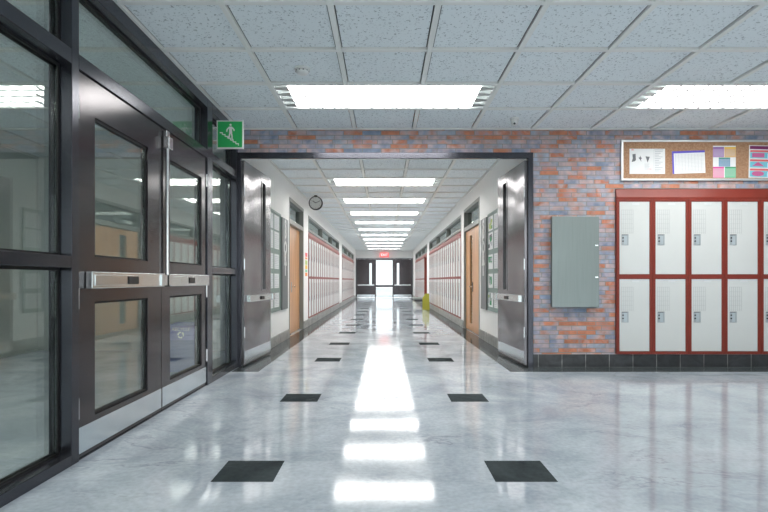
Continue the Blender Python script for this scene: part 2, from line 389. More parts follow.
LIGHTS.append((-4.225, -2.275, 1.855, 2.51, 'lobby', 'added unseen fill light inside the vestibule behind the glazed screen'))  # added out of view to brighten the vestibule seen through the glass
for k in range(10):
    y = cor_y0 + 2.07 * k
    LIGHTS.append((-.975, .975, y, y + .69, 'corridor', '%s long recessed corridor ceiling light from the brick opening' % ORD[k]))
LIGHTS[-1] = LIGHTS[-1][:5] + ('last recessed corridor ceiling light, nearest the far exit doors',)
TZ = CEIL + .012
b = MB(); k = b.mi('ceiling'); g = MB()
def in_light(x, y):
    return any(l[0] - .01 < x < l[1] + .01 and l[2] - .01 < y < l[3] + .01 for l in LIGHTS)
def region(x0, x1, yl):
    w = .0185; sl = .0265
    X = sorted([x for x in xl if x0 + .02 < x < x1 - .02] + [x0, x1])
    for i in range(len(X) - 1):
        for j in range(len(yl) - 1):
            if in_light((X[i] + X[i + 1]) / 2, (yl[j] + yl[j + 1]) / 2): continue
            f = b.bm.faces.new([b.bm.verts.new(p) for p in ((X[i] + sl, yl[j] + sl, TZ), (X[i] + sl, yl[j + 1] - sl, TZ), (X[i + 1] - sl, yl[j + 1] - sl, TZ), (X[i + 1] - sl, yl[j] + sl, TZ))]); f.material_index = k
    # cross bars and long bars, broken where a light sits
    for y in yl:
        for i in range(len(X) - 1):
            xm = (X[i] + X[i + 1]) / 2
            g.box(X[i], X[i + 1], y - w, y + w, CEIL - .004, TZ + .004, 'grid')
    for x in X:
        for j in range(len(yl) - 1):
            if in_light(x - .02, (yl[j] + yl[j + 1]) / 2) and in_light(x + .02, (yl[j] + yl[j + 1]) / 2): continue
            g.box(x - w, x + w, yl[j] + w, yl[j + 1] - w, CEIL - .005, TZ + .004, 'grid')
region(GX, 7.0, lob_y)
region(-HW, HW, cor_y)
region(-4.7, GX - .11, [y for y in lob_y if y > -.6] + [6.5, 7.2])
b.box(-5, 7.2, -3.7, ENDY + .15, 2.86, 3.0, 'grey_wall')
struct(b.build('ceiling'), 'suspended ceiling of pitted pale tiles', 'ceiling')
struct(g.build('trim_1'), 'white metal grid bars of the suspended ceiling', 'trim')

# ---------------------------------------------------------------- ceiling lights
def light_proto(W, D, em):
    t = thing('ceiling_light', '', 'ceiling light')
    b = MB(); h = .07
    b.box(0, W, 0, D, h, h + .02, 'louver'); b.box(0, .012, 0, D, .004, h, 'louver'); b.box(W - .012, W, 0, D, .004, h, 'louver')
    b.box(.012, W - .012, 0, .016, .004, h, 'louver'); b.box(.012, W - .012, D - .016, D, .004, h, 'louver')
    b.build('housing', t)
    e = .125
    box('diffuser', e, W - e, .022, D - .022, .020, .026, em, t)
    b = MB(); n = 14
    for i in range(1, n):
        x = e + (W - 2 * e) * i / n; b.box(x - .0025, x + .0025, .02, D - .02, .002, .0195, 'blade')
    for q in (1, 2, 3):
        y = D * q / 4; b.box(e, W - e, y - .002, y + .002, .010, .0195, 'blade')
    b.build('louver', t)
    for side in (0, 1):
        b = MB()
        xa, xb = (.014, e) if side == 0 else (W - .014, W - e)
        for q in range(4):
            y0 = .02 + (D - .04) * q / 4; y1 = .02 + (D - .04) * (q + 1) / 4; ym = (y0 + y1) / 2; d = (y1 - y0) * .36
            b.hull([(xa, ym - d * .45, .004), (xb, ym - d, .004), (xb, ym + d, .004), (xa, ym + d * .45, .004), (xa, ym - d * .45, .05), (xb, ym - d, .02), (xb, ym + d, .02), (xa, ym + d * .45, .05)],
                   [(0, 1, 2, 3), (4, 5, 6, 7), (0, 1, 5, 4), (1, 2, 6, 5), (2, 3, 7, 6), (3, 0, 4, 7)], 'reflector')
        b.box(min(xa, xb), max(xa, xb), .018, D - .018, .052, .056, 'reflector')
        b.build('end_reflector', t)
    return t
protos = {}
for (x0, x1, y0, y1, place, lab) in LIGHTS:
    if place not in protos:
        o = protos[place] = light_proto(x1 - x0 - .039, y1 - y0 - .039, 'light' if place == 'lobby' else 'lightc')
    else: o = copy_tree(protos[place])
    o.location = (x0 + .0195, y0 + .0195, CEIL - .004); o['label'] = lab; o['category'] = 'ceiling light'
    o['group'] = 'recessed lights in the lobby ceiling' if place == 'lobby' else 'recessed lights along the corridor ceiling'

# ---------------------------------------------------------------- walls
TOP = 2.87
LK0, LKP, LKN = wx(615.6), .3942, 6            # lobby lockers: first edge, pitch, count
LKE = LK0 + LKP * LKN
LZ0, LZ1, LCAP = .145, 1.834, 1.955
b = MB()
b.box(-1.72, 1.632, WY, WY + .12, 2.353, TOP, 'brick')
b.box(1.632, LK0 - .004, WY, WY + .12, 0, TOP, 'brick')
b.box(LK0 - .004, LKE + .004, WY, WY + .12, LCAP + .004, TOP, 'brick')
b.box(LKE + .004, 7.2, WY, WY + .12, 0, TOP, 'brick')
b.box(LK0 - .004, LKE + .004, WY, WY + .12, 0, LZ0 - .003, 'brick')
b.box(LK0 - .06, LK0 - .004, WY + .12, WY + .40, 0, TOP, 'brick'); b.box(LKE + .004, LKE + .06, WY + .12, WY + .40, 0, TOP, 'brick')
b.box(LK0 - .06, LKE + .06, WY + .40, WY + .44, 0, TOP, 'brick')
struct(b.build('wall_front'), 'multicoloured rustic brick wall around the corridor opening', 'wall')
b = MB(); b.box(1.632, 7.0, WY - .016, WY, .0008, LZ0 - .003, 'base_black')
struct(b.build('baseboard_front'), 'black tile skirting along the brick wall', 'baseboard')

b = MB(); b.box(7.0, 7.2, -3.7, ENDY, 0, TOP, 'wall'); struct(b.build('wall_right'), 'plain white lobby side wall', 'wall')
b = MB(); b.box(-5, -1.4, -3.9, -3.7, 0, TOP, 'wall'); b.box(6.6, 7.2, -3.9, -3.7, 0, TOP, 'wall'); b.box(-1.4, 6.6, -3.9, -3.7, 0, .25, 'wall'); b.box(-1.4, 6.6, -3.9, -3.7, 2.5, TOP, 'wall'); struct(b.build('wall_back'), 'plain white wall behind the viewpoint', 'wall')
b = MB(); b.box(-5.0, -4.7, -3.7, ENDY, 0, TOP, 'vest'); b.box(-4.7, -1.72, -.8, -.62, 0, TOP, 'vest'); b.box(-4.7, -1.72, 7.2, 7.3, 0, TOP, 'vest')
b.box(-1.72, -1.60, -3.7, -.62, 0, TOP, 'wall')
struct(b.build('wall_left'), 'grey walls of the vestibule behind the glazing', 'wall')

t = sthing('fill_window', 'added wide window for fill daylight behind the viewpoint', 'window', (0, -3.8, 0))  # unseen window, added so daylight lifts the lobby ceiling
b = MB()
for i in range(6):
    x = -1.4 + 7.94 * i / 5; b.box(x, x + .06, -.05, .05, .25, 2.5, 'frame')
for i in range(5):
    x0 = -1.34 + 7.94 * i / 5; x1 = -1.4 + 7.94 * (i + 1) / 5; b.box(x0, x1, -.05, .05, .25, .31, 'frame'); b.box(x0, x1, -.05, .05, 2.44, 2.5, 'frame')
    box('pane', x0, x1, -.01, .01, .31, 2.44, 'glass_clear', t)
b.build('window_frame', t)
struct(box('ground', -14, 16, -30, -3.9, -.2, -.02, 'concrete'), 'added pale paving bouncing daylight through the window behind the viewpoint', 'ground')  # unseen, added with the window to bounce light up to the ceiling
# corridor walls
DZ = 2.35      # top of door frames
CZ = 2.31      # top of clerestory openings
LB = [(11.07, 18.60), (19.90, 27.40)]; RB = [(10.95, 18.70), (19.75, 27.0)]
LD = (8.84, 10.42); RD = (8.84, 10.58)
NICHE = (19.75, 20.95)
def corridor_wall(s, banks, door, name, lab):
    b = MB()
    def w(y0, y1, z0, z1, m='wall', x0=HW, x1=HW + .13): b.box(min(s * x0, s * x1), max(s * x0, s * x1), y0, y1, z0, z1, m)
    y = WY + .12
    w(y, door[0], 0, TOP); w(door[0], door[1], DZ, TOP); w(door[1], banks[0][0], 0, TOP)
    w(banks[0][0], banks[0][1], CZ, TOP); w(banks[0][1], banks[1][0], 0, TOP); w(banks[1][0], banks[1][1], CZ, TOP); w(banks[1][1], ENDY, 0, TOP)
    for (a, e) in banks:
        w(a, e, 0, .153)
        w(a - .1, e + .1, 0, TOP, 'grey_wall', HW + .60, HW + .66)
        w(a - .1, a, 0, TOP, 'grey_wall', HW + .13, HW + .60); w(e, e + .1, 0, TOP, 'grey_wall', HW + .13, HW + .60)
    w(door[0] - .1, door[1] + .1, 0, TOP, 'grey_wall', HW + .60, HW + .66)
    return struct(b.build(name), lab, 'wall')
corridor_wall(-1, LB, LD, 'wall_corridor_left', 'white left corridor wall')
corridor_wall(1, RB, RD, 'wall_corridor_right', 'white right corridor wall')
for s, banks, door, nm in ((-1, LB, LD, 'baseboard_left'), (1, RB, RD, 'baseboard_right')):
    b = MB()
    for (y0, y1) in ((WY + .14, door[0] - .02), (door[1] + .02, ENDY - .02)):
        b.box(min(s * HW, s * (HW - .015)), max(s * HW, s * (HW - .015)), y0, y1, .0008, .145, 'base_grey')
    struct(b.build(nm), 'grey tile skirting along the corridor wall', 'baseboard')
b = MB(); DH = 2.2
ex = 1.58
b.box(-5, -ex, ENDY, ENDY + .15, 0, TOP, 'wall'); b.box(ex, 7.2, ENDY, ENDY + .15, 0, TOP, 'wall'); b.box(-ex, ex, ENDY, ENDY + .15, DH, TOP, 'wall')
struct(b.build('wall_end'), 'white wall above the far exit doors', 'wall')

# frame of the corridor opening
b = MB()
b.box(-1.632, -1.574, WY - .02, WY + .02, 0, 2.353, 'frame', .004); b.box(1.574, 1.632, WY - .02, WY + .02, 0, 2.353, 'frame', .004)
b.box(-1.574, 1.574, WY - .02, WY + .02, 2.288, 2.353, 'frame', .004)
struct(b.build('trim_2'), 'dark metal frame around the corridor opening', 'trim')

# ---------------------------------------------------------------- glazed wall on the left
FX0, FX1 = GX - .12, GX
gw = sthing('window_1', 'dark framed glazed screen with sidelights and transom panes', 'window', (0, 0, 0))
b = MB()
posts = [(-.62, -.55), (.40, .462), (2.715, 2.779), (4.80, 4.94), (5.735, WY - .022)]
for (a, e) in posts: b.box(FX0, FX1, a, e, 0, CEIL - .006, 'frame', .003)
for i in range(len(posts) - 1):
    a, e = posts[i][1], posts[i + 1][0]
    b.box(FX0, FX1, a, e, 2.06, 2.137, 'frame', .003); b.box(FX0, FX1, a, e, 2.515, CEIL - .006, 'frame', .003)
    if i != 2:
        b.box(FX0, FX1, a, e, 1.015, 1.076, 'frame', .003); b.box(FX0, FX1, a, e, 0, .056, 'frame', .003)
    else:
        b.box(FX0, FX1 - .01, a, e, 0, .008, 'frame')
b.build('frame', gw)
gx = GX - .082
def pane(y0, y1, z0, z1, parent, x=gx, m='glass', gk=.014, th=.02):
    box('pane', x - th / 2, x + th / 2, y0 + .002, y1 - .002, z0 + .002, z1 - .002, m, parent)
    b = MB()
    for xx in (x - th / 2 - .010, x + th / 2 + .0005):
        b.box(xx, xx + .0095, y0, y0 + gk, z0, z1, 'gasket'); b.box(xx, xx + .0095, y1 - gk, y1, z0, z1, 'gasket')
        b.box(xx, xx + .0095, y0 + gk, y1 - gk, z0, z0 + gk, 'gasket'); b.box(xx, xx + .0095, y0 + gk, y1 - gk, z1 - gk, z1, 'gasket')
    b.build('gasket', parent)
for i in range(len(posts) - 1):
    a, e = posts[i][1], posts[i + 1][0]
    pane(a, e, 2.137, 2.515, gw)
    if i != 2: pane(a, e, 1.076, 2.06, gw); pane(a, e, .056, 1.015, gw)

def lobby_door(name, lab, y0, y1, gy0, gy1, hinge_low):
    t = sthing(name, lab, 'door', (GX - .012, y0, .012))
    W = y1 - y0; a, e = gy0 - y0, gy1 - y0; T = -.046; H = 2.055 - .012
    z = lambda v: v - .012
    b = MB()
    b.box(T, 0, 0, a, 0, H, 'leafd'); b.box(T, 0, e, W, 0, H, 'leafd')
    b.box(T, 0, a, e, z(1.858), H, 'leafd'); b.box(T, 0, a, e, z(.832), z(1.082), 'leafd'); b.box(T, 0, a, e, 0, z(.202), 'leafd')
    b.build('leaf', t)
    pane(a, e, z(1.082), z(1.858), t, T / 2 - .004, gk=.012, th=.014); pane(a, e, z(.202), z(.832), t, T / 2 - .004, gk=.012, th=.014)
    box('kick_plate', .001, .004, .006, W - .006, z(.034), z(.172), 'steel', t)
    # push bar
    bar = MB()
    bar.box(.002, .040, .07, W - .03, z(.906), z(.998), 'steelx', .004)
    bar.box(.040, .046, .09, W * .55, z(.922), z(.982), 'steelx', .002)
    pb = bar.build('push_bar', t)
    box('dogging_box', .040, .052, W * .44, W * .56, z(.928), z(.975), 'black', pb)
    box('latch_head', .002, .05, W - .10, W - .01, z(.915), z(.99), 'steelx', pb) if hinge_low else box('latch_head', .002, .05, .015, .09, z(.915), z(.99), 'steelx', pb)
    hy = -.006 if hinge_low else W + .006
    for hz in (.22, .80, 1.80):
        h = MB(); h.cyl((.004, hy, z(hz)), (.004, hy, z(hz) + .11), .008, 'chrome', 12); h.build('hinge', t)
    return t
lobby_door('door_1', 'nearer dark metal glazed door leaf with steel push bar', 2.786, 3.828, 2.952, 3.615, True)
d2 = lobby_door('door_2', 'farther dark metal glazed door leaf with vertical latch rod', 3.835, 4.793, 3.987, 4.677, False)
b = MB(); b.cyl((.022, .05, .93), (.022, .05, 1.93), .013, 'chrome', 16); b.build('latch_rod', d2)
b = MB(); b.box(.002, .05, .015, .09, 1.90, 1.985, 'chrome', .006); b.box(.002, .03, .02, .08, 1.985, 2.03, 'chrome', .004); b.build('latch_bracket', d2)

# ---------------------------------------------------------------- corridor leaf doors (standing open)
def leaf(name, lab, s):
    LW = 1.05; H = 2.25
    t = sthing(name, lab, 'door', (s * 1.556, WY + .005, .02))
    dx = -.075 / 1.16            # drift towards the middle
    t.rotation_euler = (0, 0, s * math.atan(-dx))
    # local: y along leaf, x: towards the middle is -s
    q = lambda x0, x1: (min(-s * x0, -s * x1), max(-s * x0, -s * x1))
    sl0, sl1 = .66, .80; z0, z1 = .82, 2.13
    b = MB()
    X = q(-.014, .016)
    b.box(*X, 0, sl0, 0, H, 'leafc'); b.box(*X, sl1, LW, 0, H, 'leafc'); b.box(*X, sl0, sl1, 0, z0, 'leafc'); b.box(*X, sl0, sl1, z1, H, 'leafc')
    b.build('leaf', t)
    f = MB(); X2 = q(.016, .022)
    f.box(*X2, sl0 - .015, sl0, z0 - .015, z1 + .015, 'leafc'); f.box(*X2, sl1, sl1 + .015, z0 - .015, z1 + .015, 'leafc'); f.box(*X2, sl0, sl1, z1, z1 + .015, 'leafc'); f.box(*X2, sl0, sl1, z0 - .015, z0, 'leafc')
    f.build('vision_frame', t)
    box('vision_pane', *q(-.006, .002), sl0, sl1, z0, z1, 'vision', t)
    k = MB(); k.box(*q(.016, .019), .01, LW - .01, .012, .15, 'steel'); k.build('kick_plate', t)
    p = MB(); p.box(*q(.017, .070), .05, LW - .02, .69, .765, 'steelx', .004); p.box(*q(.017, .080), LW - .13, LW - .01, .685, .77, 'steelx', .004)
    pb = p.build('push_bar', t)
    box('dogging_box', *q(.070, .083), LW * .42, LW * .52, .707, .748, 'black', pb)
    for hz in (.30, 1.05, 1.85):
        h = MB(); h.cyl((-s * .02, -.004, hz), (-s * .02, -.004, hz + .12), .009, 'chrome', 12); h.build('hinge', t)
    return t
leaf('door_3', 'dark metal corridor door folded open against the left wall', -1)
leaf('door_4', 'dark metal corridor door folded open against the right wall', 1)

# ---------------------------------------------------------------- classroom doors and clerestories
def wood_door(name, lab, s, d, rec, glass):
    t = sthing(name, lab, 'door', (s * HW, d[0], 0))
    L = d[1] - d[0]
    q = lambda a, e: (min(s * a, s * e), max(s * a, s * e))
    b = MB(); j = .055; X = q(-.006, .125)
    b.box(*X, 0, j, 0, DZ, 'dframe'); b.box(*X, L - j, L, 0, DZ, 'dframe'); b.box(*X, j, L - j, DZ - .06, DZ, 'dframe'); b.box(*X, j, L - j, 1.915, 1.99, 'dframe')
    b.build('frame', t)
    box('transom_pane', *q(.07, .08), j, L - j, 1.99, DZ - .06, 'glass_dark', t)
    X = q(rec, rec + .045); a, e = j + .004, L - j - .004
    b = MB()
    if glass:
        g0, g1 = 9.80 - d[0], 10.06 - d[0]
        b.box(*X, a, g0, .01, 1.91, 'wood'); b.box(*X, g1, e, .01, 1.91, 'wood'); b.box(*X, g0, g1, .01, .14, 'wood'); b.box(*X, g0, g1, 1.80, 1.91, 'wood')
        lf = b.build('leaf', t)
        box('vision_pane', *q(rec + .018, rec + .026), g0, g1, .14, 1.80, 'glass_dark', t)
        hy = g0 - .08
    else:
        b.box(*X, a, e, .01, 1.91, 'wood'); lf = b.build('leaf', t); hy = .62
    h = MB(); hx0, hx1 = q(rec - .008, rec); h.box(hx0, hx1, hy - .03, hy + .03, .74, .92, 'cup' if not glass else 'black', .003)
    xx = s * (rec - .045); h.cyl((s * rec, hy, .84), (xx, hy, .84), .011, 'chrome', 12); h.cyl((xx, hy - .005, .84), (xx, hy + .12, .84), .010, 'chrome', 12)
    h.build('handle', t)
    return t
wood_door('door_5', 'orange wood classroom door under a transom on the left', -1, LD, .07, False)
wood_door('door_6', 'orange wood classroom door with narrow glass strip on the right', 1, RD, .035, True)

def clerestory(name, lab, s, a, e, n, z0=1.985, z1=CZ):
    t = sthing(name, lab, 'window', (s * HW, a, z0))
    q = lambda u, v: (min(s * u, s * v), max(s * u, s * v)); L = e - a; H = z1 - z0
    b = MB(); X = q(-.006, .11); f = .05
    b.box(*X, 0, L, 0, f, 'dframe'); b.box(*X, 0, L, H - f, H, 'dframe')
    for i in range(n + 1):
        y = (L - f) * i / n; b.box(*X, y, y + f, f, H - f, 'dframe')
    b.build('window_frame', t)
    for i in range(n):
        y0 = (L - f) * i / n + f; y1 = (L - f) * (i + 1) / n
        box('pane', *q(.05, .06), y0, y1, f, H - f, 'glass_dark', t)
clerestory('window_2', 'grey framed clerestory above the nearer left corridor lockers', -1, *LB[0], 3)
clerestory('window_3', 'grey framed clerestory above the farther left corridor lockers', -1, *LB[1], 3)
clerestory('window_4', 'grey framed clerestory above the nearer right corridor lockers', 1, *RB[0], 3)
clerestory('window_5', 'grey framed clerestory above the farther right corridor lockers', 1, *RB[1], 3)

# ---------------------------------------------------------------- lockers
def locker_proto(w, H, D):
    """front in the plane y=0 facing -y, x 0..w, z 0..H"""
    t = thing('locker', '', 'locker')
    fr = w * .0745; k = H / 1.689
    lo = (.029 * k, .824 * k); up = (.871 * k, 1.668 * k)
    b = MB()
    b.box(0, fr, 0, D, 0, H, 'red'); b.box(w - fr, w, 0, D, 0, H, 'red')
    for z0, z1 in ((0, lo[0]), (lo[1], up[0]), (up[1], H)): b.box(fr, w - fr, 0, D, z0, z1, 'red')
    b.box(fr, w - fr, D - .01, D, 0, H, 'red')
    # thin dark line between neighbours
    b.build('frame', t)
    for z0, z1 in (lo, up):
        g = .003; x0, x1 = fr + g, w - fr - g; dw = x1 - x0; zt = z1 - g
        d = MB(); d.box(x0, x1, .004, .022, z0 + g, zt, 'locker', .002)
        dr = d.build('door', t)
        v = MB()
        for i in range(7):
            x = x0 + dw * (.05 + .066 * i); v.box(x, x + .004, .0025, .0042, zt - .35, zt - .085, 'vent')
        for i in range(6):
            z = zt - .09 - .05 * i; v.box(x0 + dw * .05, x0 + dw * .46, .003, .0042, z, z + .0025, 'vent')
        v.build('vent', dr)
        h = MB(); hx = x0 + dw * .06; hz = zt - .475; hw, hh = .077, .118
        h.box(hx, hx + hw, .0005, .0042, hz, hz + hh, 'cup', .001)
        h.box(hx + hw * .34, hx + hw * .92, -.0012, .0007, hz + hh * .06, hz + hh * .9, 'cup2')
        h.box(hx + hw * .78, hx + hw * .97, -.004, .0008, hz + hh * .04, hz + hh * .95, 'cup')
        h.box(hx + hw * .05, hx + hw * .95, -.003, .0008, hz + hh * .92, hz + hh, 'ink')
        for zz in (.38, .68): h.cyl((hx + hw * .2, .0005, hz + hh * zz), (hx + hw * .2, -.005, hz + hh * zz), .008, 'black', 12)
        h.build('handle', dr)
        n = MB(); n.box(x0 + dw * .42, x0 + dw * .66, .0018, .0042, zt - .034, zt - .014, 'alu'); n.build('number_plate', dr)
    return t
first = locker_proto(LKP - .004, LZ1 - LZ0, .34)
for i in range(LKN):
    o = first if i == 0 else copy_tree(first)
    o.location = (LK0 + LKP * i, WY - .03, LZ0)
    tag(o, '%s two-tier pale locker in red frame from the steel cabinet' % ORD[i], 'locker', 'lockers under the cork board')
# sloped top over the lobby lockers
y0 = WY - .03
b = MB(); b.prism([(y0, LZ1 + .001), (y0 - .002, LZ1 + .028), (y0 + .026, LCAP), (WY + .30, LCAP), (WY + .30, LZ1 + .001)], 'x', LK0 - .002, LKE + .002, 'red')
tag(b.build('sloped_canopy'), 'long red sloped top running over the lobby lockers', 'canopy')

def bank(s, a, e, n, lab, group):
    p = (e - a) / n; H = 1.86 - .156
    pr = locker_proto(p - .001, H, .36)
    for i in range(n):
        o = pr if i == 0 else copy_tree(pr)
        if s < 0:   # faces +x : local +x runs towards +y
            o.location = (-HW + .012, a + p * i, .156); o.rotation_euler = (0, 0, PI / 2)
        else:       # faces -x : local +x runs towards -y
            o.location = (HW - .012, a + p * (i + 1), .156); o.rotation_euler = (0, 0, -PI / 2)
        tag(o, lab % ORD[i], 'locker', group)
    b = MB(); x0, x1 = (-HW - .34, -HW + .016) if s < 0 else (HW - .016, HW + .34)
    xf = -HW + .016 if s < 0 else HW - .016
    b.prism([(xf, 1.862), (xf, 1.895), (xf + s * .03, 1.982), (xf + s * .35, 1.982), (xf + s * .35, 1.862)], 'y', a, e, 'red')
    return b.build('sloped_canopy')
tag(bank(-1, LB[0][0] + .002, LB[0][1] - .002, 18, '%s locker past the wooden door on the left corridor wall', 'nearer lockers on the left corridor wall'), 'red top strip over the nearer lockers on the left corridor wall', 'canopy')
tag(bank(-1, LB[1][0] + .002, LB[1][1] - .002, 18, '%s locker in the far bank on the left corridor wall', 'farther lockers on the left corridor wall'), 'red top strip over the far lockers on the left corridor wall', 'canopy')
tag(bank(1, RB[0][0] + .002, RB[0][1] - .002, 18, '%s locker past the wooden door on the right corridor wall', 'nearer lockers on the right corridor wall'), 'red top strip over the nearer lockers on the right corridor wall', 'canopy')
tag(bank(1, NICHE[1], RB[1][1] - .002, 14, '%s locker beyond the bench on the right corridor wall', 'farther lockers on the right corridor wall'), 'red top strip over the far lockers on the right corridor wall', 'canopy')
# header over the niche
b = MB(); b.box(HW, HW + .12, NICHE[0], NICHE[1] - .004, 1.86, 1.98, 'red'); b.box(HW + .36, HW + .40, NICHE[0], NICHE[1], .153, 1.86, 'wall'); b.box(HW + .13, HW + .36, NICHE[0] - .02, NICHE[0], .153, 1.86, 'wall')
struct(b.build('trim_3'), 'red header over the white wall niche', 'trim')

# ---------------------------------------------------------------- things on the brick wall
# steel cabinet
cx0, cx1, cz0, cz1 = wx(550.3), wx(597), wz(307), wz(217)
t = thing('electrical_cabinet', 'grey galvanised steel cabinet on the brick wall', 'cabinet', ((cx0 + cx1) / 2, WY, cz0))
w = (cx1 - cx0) / 2; h = cz1 - cz0
box('body', -w + .004, w - .004, -.045, -.001, .004, h - .004, 'cabinet', t)
dr = MB().box(-w, w, -.060, -.046, 0, h, 'cabinet', .003).build('door', t)
for hz in (.33, .68):
    k = MB(); k.box(w - .045, w - .012, -.066, -.060, h * hz - .008, h * hz + .008, 'chrome', .002); k.build('latch', dr)

# cork board
bx0, bx1, bz0, bz1 = wx(620.3), wx(850), wz(181), wz(140.5)
t = thing('notice_board', 'long cork notice board with silver frame above the red lockers', 'notice board', ((bx0 + bx1) / 2, WY, bz0))
w = (bx1 - bx0) / 2; h = bz1 - bz0; fw = .022
box('cork', -w + fw, w - fw, -.018, -.002, fw, h - fw, 'cork', t)
b = MB(); b.box(-w, w, -.03, -.001, 0, fw, 'alu', .003); b.box(-w, w, -.03, -.001, h - fw, h, 'alu', .003); b.box(-w, -w + fw, -.03, -.001, fw, h - fw, 'alu', .003); b.box(w - fw, w, -.03, -.001, fw, h - fw, 'alu', .003)
b.build('frame', t)
PY = WY - .0185
def sheet(name, x0, x1, y0, y1, lab, cat, rot=0):
    """a sheet given by its outline on the wall; local x right, z up, centre origin"""
    X0, X1, Z0, Z1 = wx(x0), wx(x1), wz(y1), wz(y0)
    t = thing(name, lab, cat, ((X0 + X1) / 2, PY, (Z0 + Z1) / 2)); t.rotation_euler = (0, rot, 0)
    W, H = X1 - X0, Z1 - Z0
    me = MB()
    # slightly bowed paper
    n = 8; fr = []
    for i in range(n): me.box(-W / 2 + W * i / n, -W / 2 + W * (i + 1) / n, -.0015, -.0003, -H / 2, H / 2, 'paper')
    me.build('paper', t)
    pr = MB()
    def r(u0, u1, v0, v1, m, lay=1): pr.box(-W / 2 + W * u0, -W / 2 + W * u1, -.0015 - .0005 * lay, -.0014, H / 2 - H * v1, H / 2 - H * v0, m)
    def poly(pts, m, lay=1): pr.prism([(-W / 2 + W * u, H / 2 - H * v) for u, v in pts], 'y', -.0015 - .0005 * lay, -.0014, m)
    return t, pr, r, poly
t, pr, r, poly = sheet('notice', 628.7, 664.1, 149.2, 174.3, 'white notice with small grey drawings, leftmost on the cork board', 'notice')
poly([(.08, .22), (.17, .20), (.18, .45), (.14, .50), (.06, .52), (.09, .38)], 'ink')
poly([(.25, .36), (.29, .34), (.30, .27), (.32, .34), (.35, .38), (.32, .41), (.33, .52), (.29, .42)], 'ink')
poly([(.45, .30), (.57, .32), (.51, .55)], 'ink')
for q in range(5): r(.42, .56 - .02 * (q % 2), .60 + .05 * q, .615 + .05 * q, 'inkl')
for q in range(12): r(.71, .93 - .05 * (q % 3), .10 + .07 * q, .125 + .07 * q, 'inkl')
r(.68, .685, .03, .97, 'inkl'); r(.70, .95, .03, .06, 'inkl'); r(.05, .12, .03, .06, 'coral'); r(.50, .62, .80, .815, 'coral')
pr.build('print', t)
t, pr, r, poly = sheet('timetable', 671.3, 704.0, 151.3, 173.8, 'white timetable with violet border, second on the cork board', 'notice', -.035)
r(0, 1, 0, .09, 'violet'); r(0, .05, .09, 1, 'violet')
for q in range(9): r(.10 + .098 * q, .105 + .098 * q, .14, .94, 'inkl')
for q in range(13): r(.09, .96, .16 + .06 * q, .168 + .06 * q, 'inkl', 1.2)
pr.build('print', t)
t, pr, r, poly = sheet('poster', 711.9, 734.6, 146.2, 178.1, 'tall poster of coloured blocks, third on the cork board', 'poster')
r(.0, .48, .04, .36, 'mauve'); r(.5, 1, .04, .36, 'ochre'); r(.0, .48, .04, .09, 'purple', 2); r(.5, 1, .04, .09, 'yellowp', 2)
r(.25, .75, .37, .65, 'teal'); r(.25, .75, .37, .40, 'dkgreen', 2); r(0, .48, .67, 1, 'pinkp'); r(0, .48, .66, .70, 'magenta', 2); r(.52, 1, .67, 1, 'greenp'); r(.52, 1, .66, .69, 'dkgreen', 2)
for q in range(6):
    for (u0, u1, v0) in ((.04, .44, .13), (.54, .96, .13), (.29, .71, .43), (.04, .44, .74), (.56, .96, .74)):
        r(u0, u1, v0 + .036 * q, v0 + .036 * q + .008, 'inkl', 2)
pr.build('print', t)
t, pr, r, poly = sheet('poster', 747.6, 786, 146.0, 178.3, 'poster of maroon, coral and cyan panels, rightmost on the cork board', 'poster', .02)
r(.02, .98, .02, .12, 'maroon')
for q in range(3):
    v = .15 + .285 * q
    r(.03, .97, v, v + .06, 'coral'); r(.03, .97, v + .07, v + .25, 'cyan'); r(.48, .95, v + .10, v + .24, 'paper', 2)
    for u in range(3): r(.5, .92, v + .125 + .04 * u, v + .133 + .04 * u, 'ink', 3)
r(.08, .40, .24, .37, 'rose', 2); poly([(.08, .64), (.40, .64), (.24, .51)], 'rose', 2)
poly([(.24 + .16 * math.cos(a * PI / 8), .875 + .08 * math.sin(a * PI / 8)) for a in range(16)], 'rose', 2)
pr.build('print', t)

# ---------------------------------------------------------------- stair sign on the glazed wall
SY = 5.02; sc = SY / F
sx0, sx1, sz0, sz1 = (216.6 - UX) * sc, (243.3 - UX) * sc, EYE + (VY - 148.7) * sc, EYE + (VY - 120.4) * sc
t = thing('stair_sign', 'square green stairs sign projecting from the glazed wall', 'sign', ((sx0 + sx1) / 2, SY, sz0))
w = (sx1 - sx0) / 2; h = sz1 - sz0
box('frame', -w, w, 0, .022, 0, h, 'white', t, .002)
box('panel', -w + .011, w - .011, -.002, .001, .013, h - .011, 'sign_green', t)
p = MB(); y0, y1 = -.0035, -.002
U = lambda u: -w + 2 * w * u
V = lambda v: h * (1 - v)
def pp(pts): p.prism([(U(a), V(c)) for a, c in pts], 'y', y0, y1, 'white')
p.cyl((U(.525), y0, V(.16)), (U(.525), y1, V(.16)), .0105, 'white', 20)
pp([(.47, .22), (.57, .22), (.585, .40), (.585, .47), (.475, .47), (.475, .40)])     # trunk
pp([(.465, .225), (.485, .27), (.415, .335), (.405, .41), (.365, .405), (.375, .315)])   # arm left
pp([(.575, .225), (.615, .25), (.685, .33), (.665, .385), (.63, .365), (.635, .335), (.565, .28)])   # arm right
pp([(.475, .465), (.525, .465), (.505, .56), (.475, .64), (.42, .62), (.425, .60), (.455, .545)])    # leg back
pp([(.535, .465), (.585, .465), (.605, .56), (.60, .645), (.63, .66), (.625, .675), (.555, .67), (.56, .57)])   # leg front
for q in range(7):
    a = .12 + .10 * q; c = .42 + .065 * q
    pp([(a, c), (a + .115, c), (a + .115, c + .035), (a, c + .035)]); pp([(a + .085, c + .035), (a + .115, c + .035), (a + .115, c + .085), (a + .085, c + .085)])
p.build('pictogram', t)
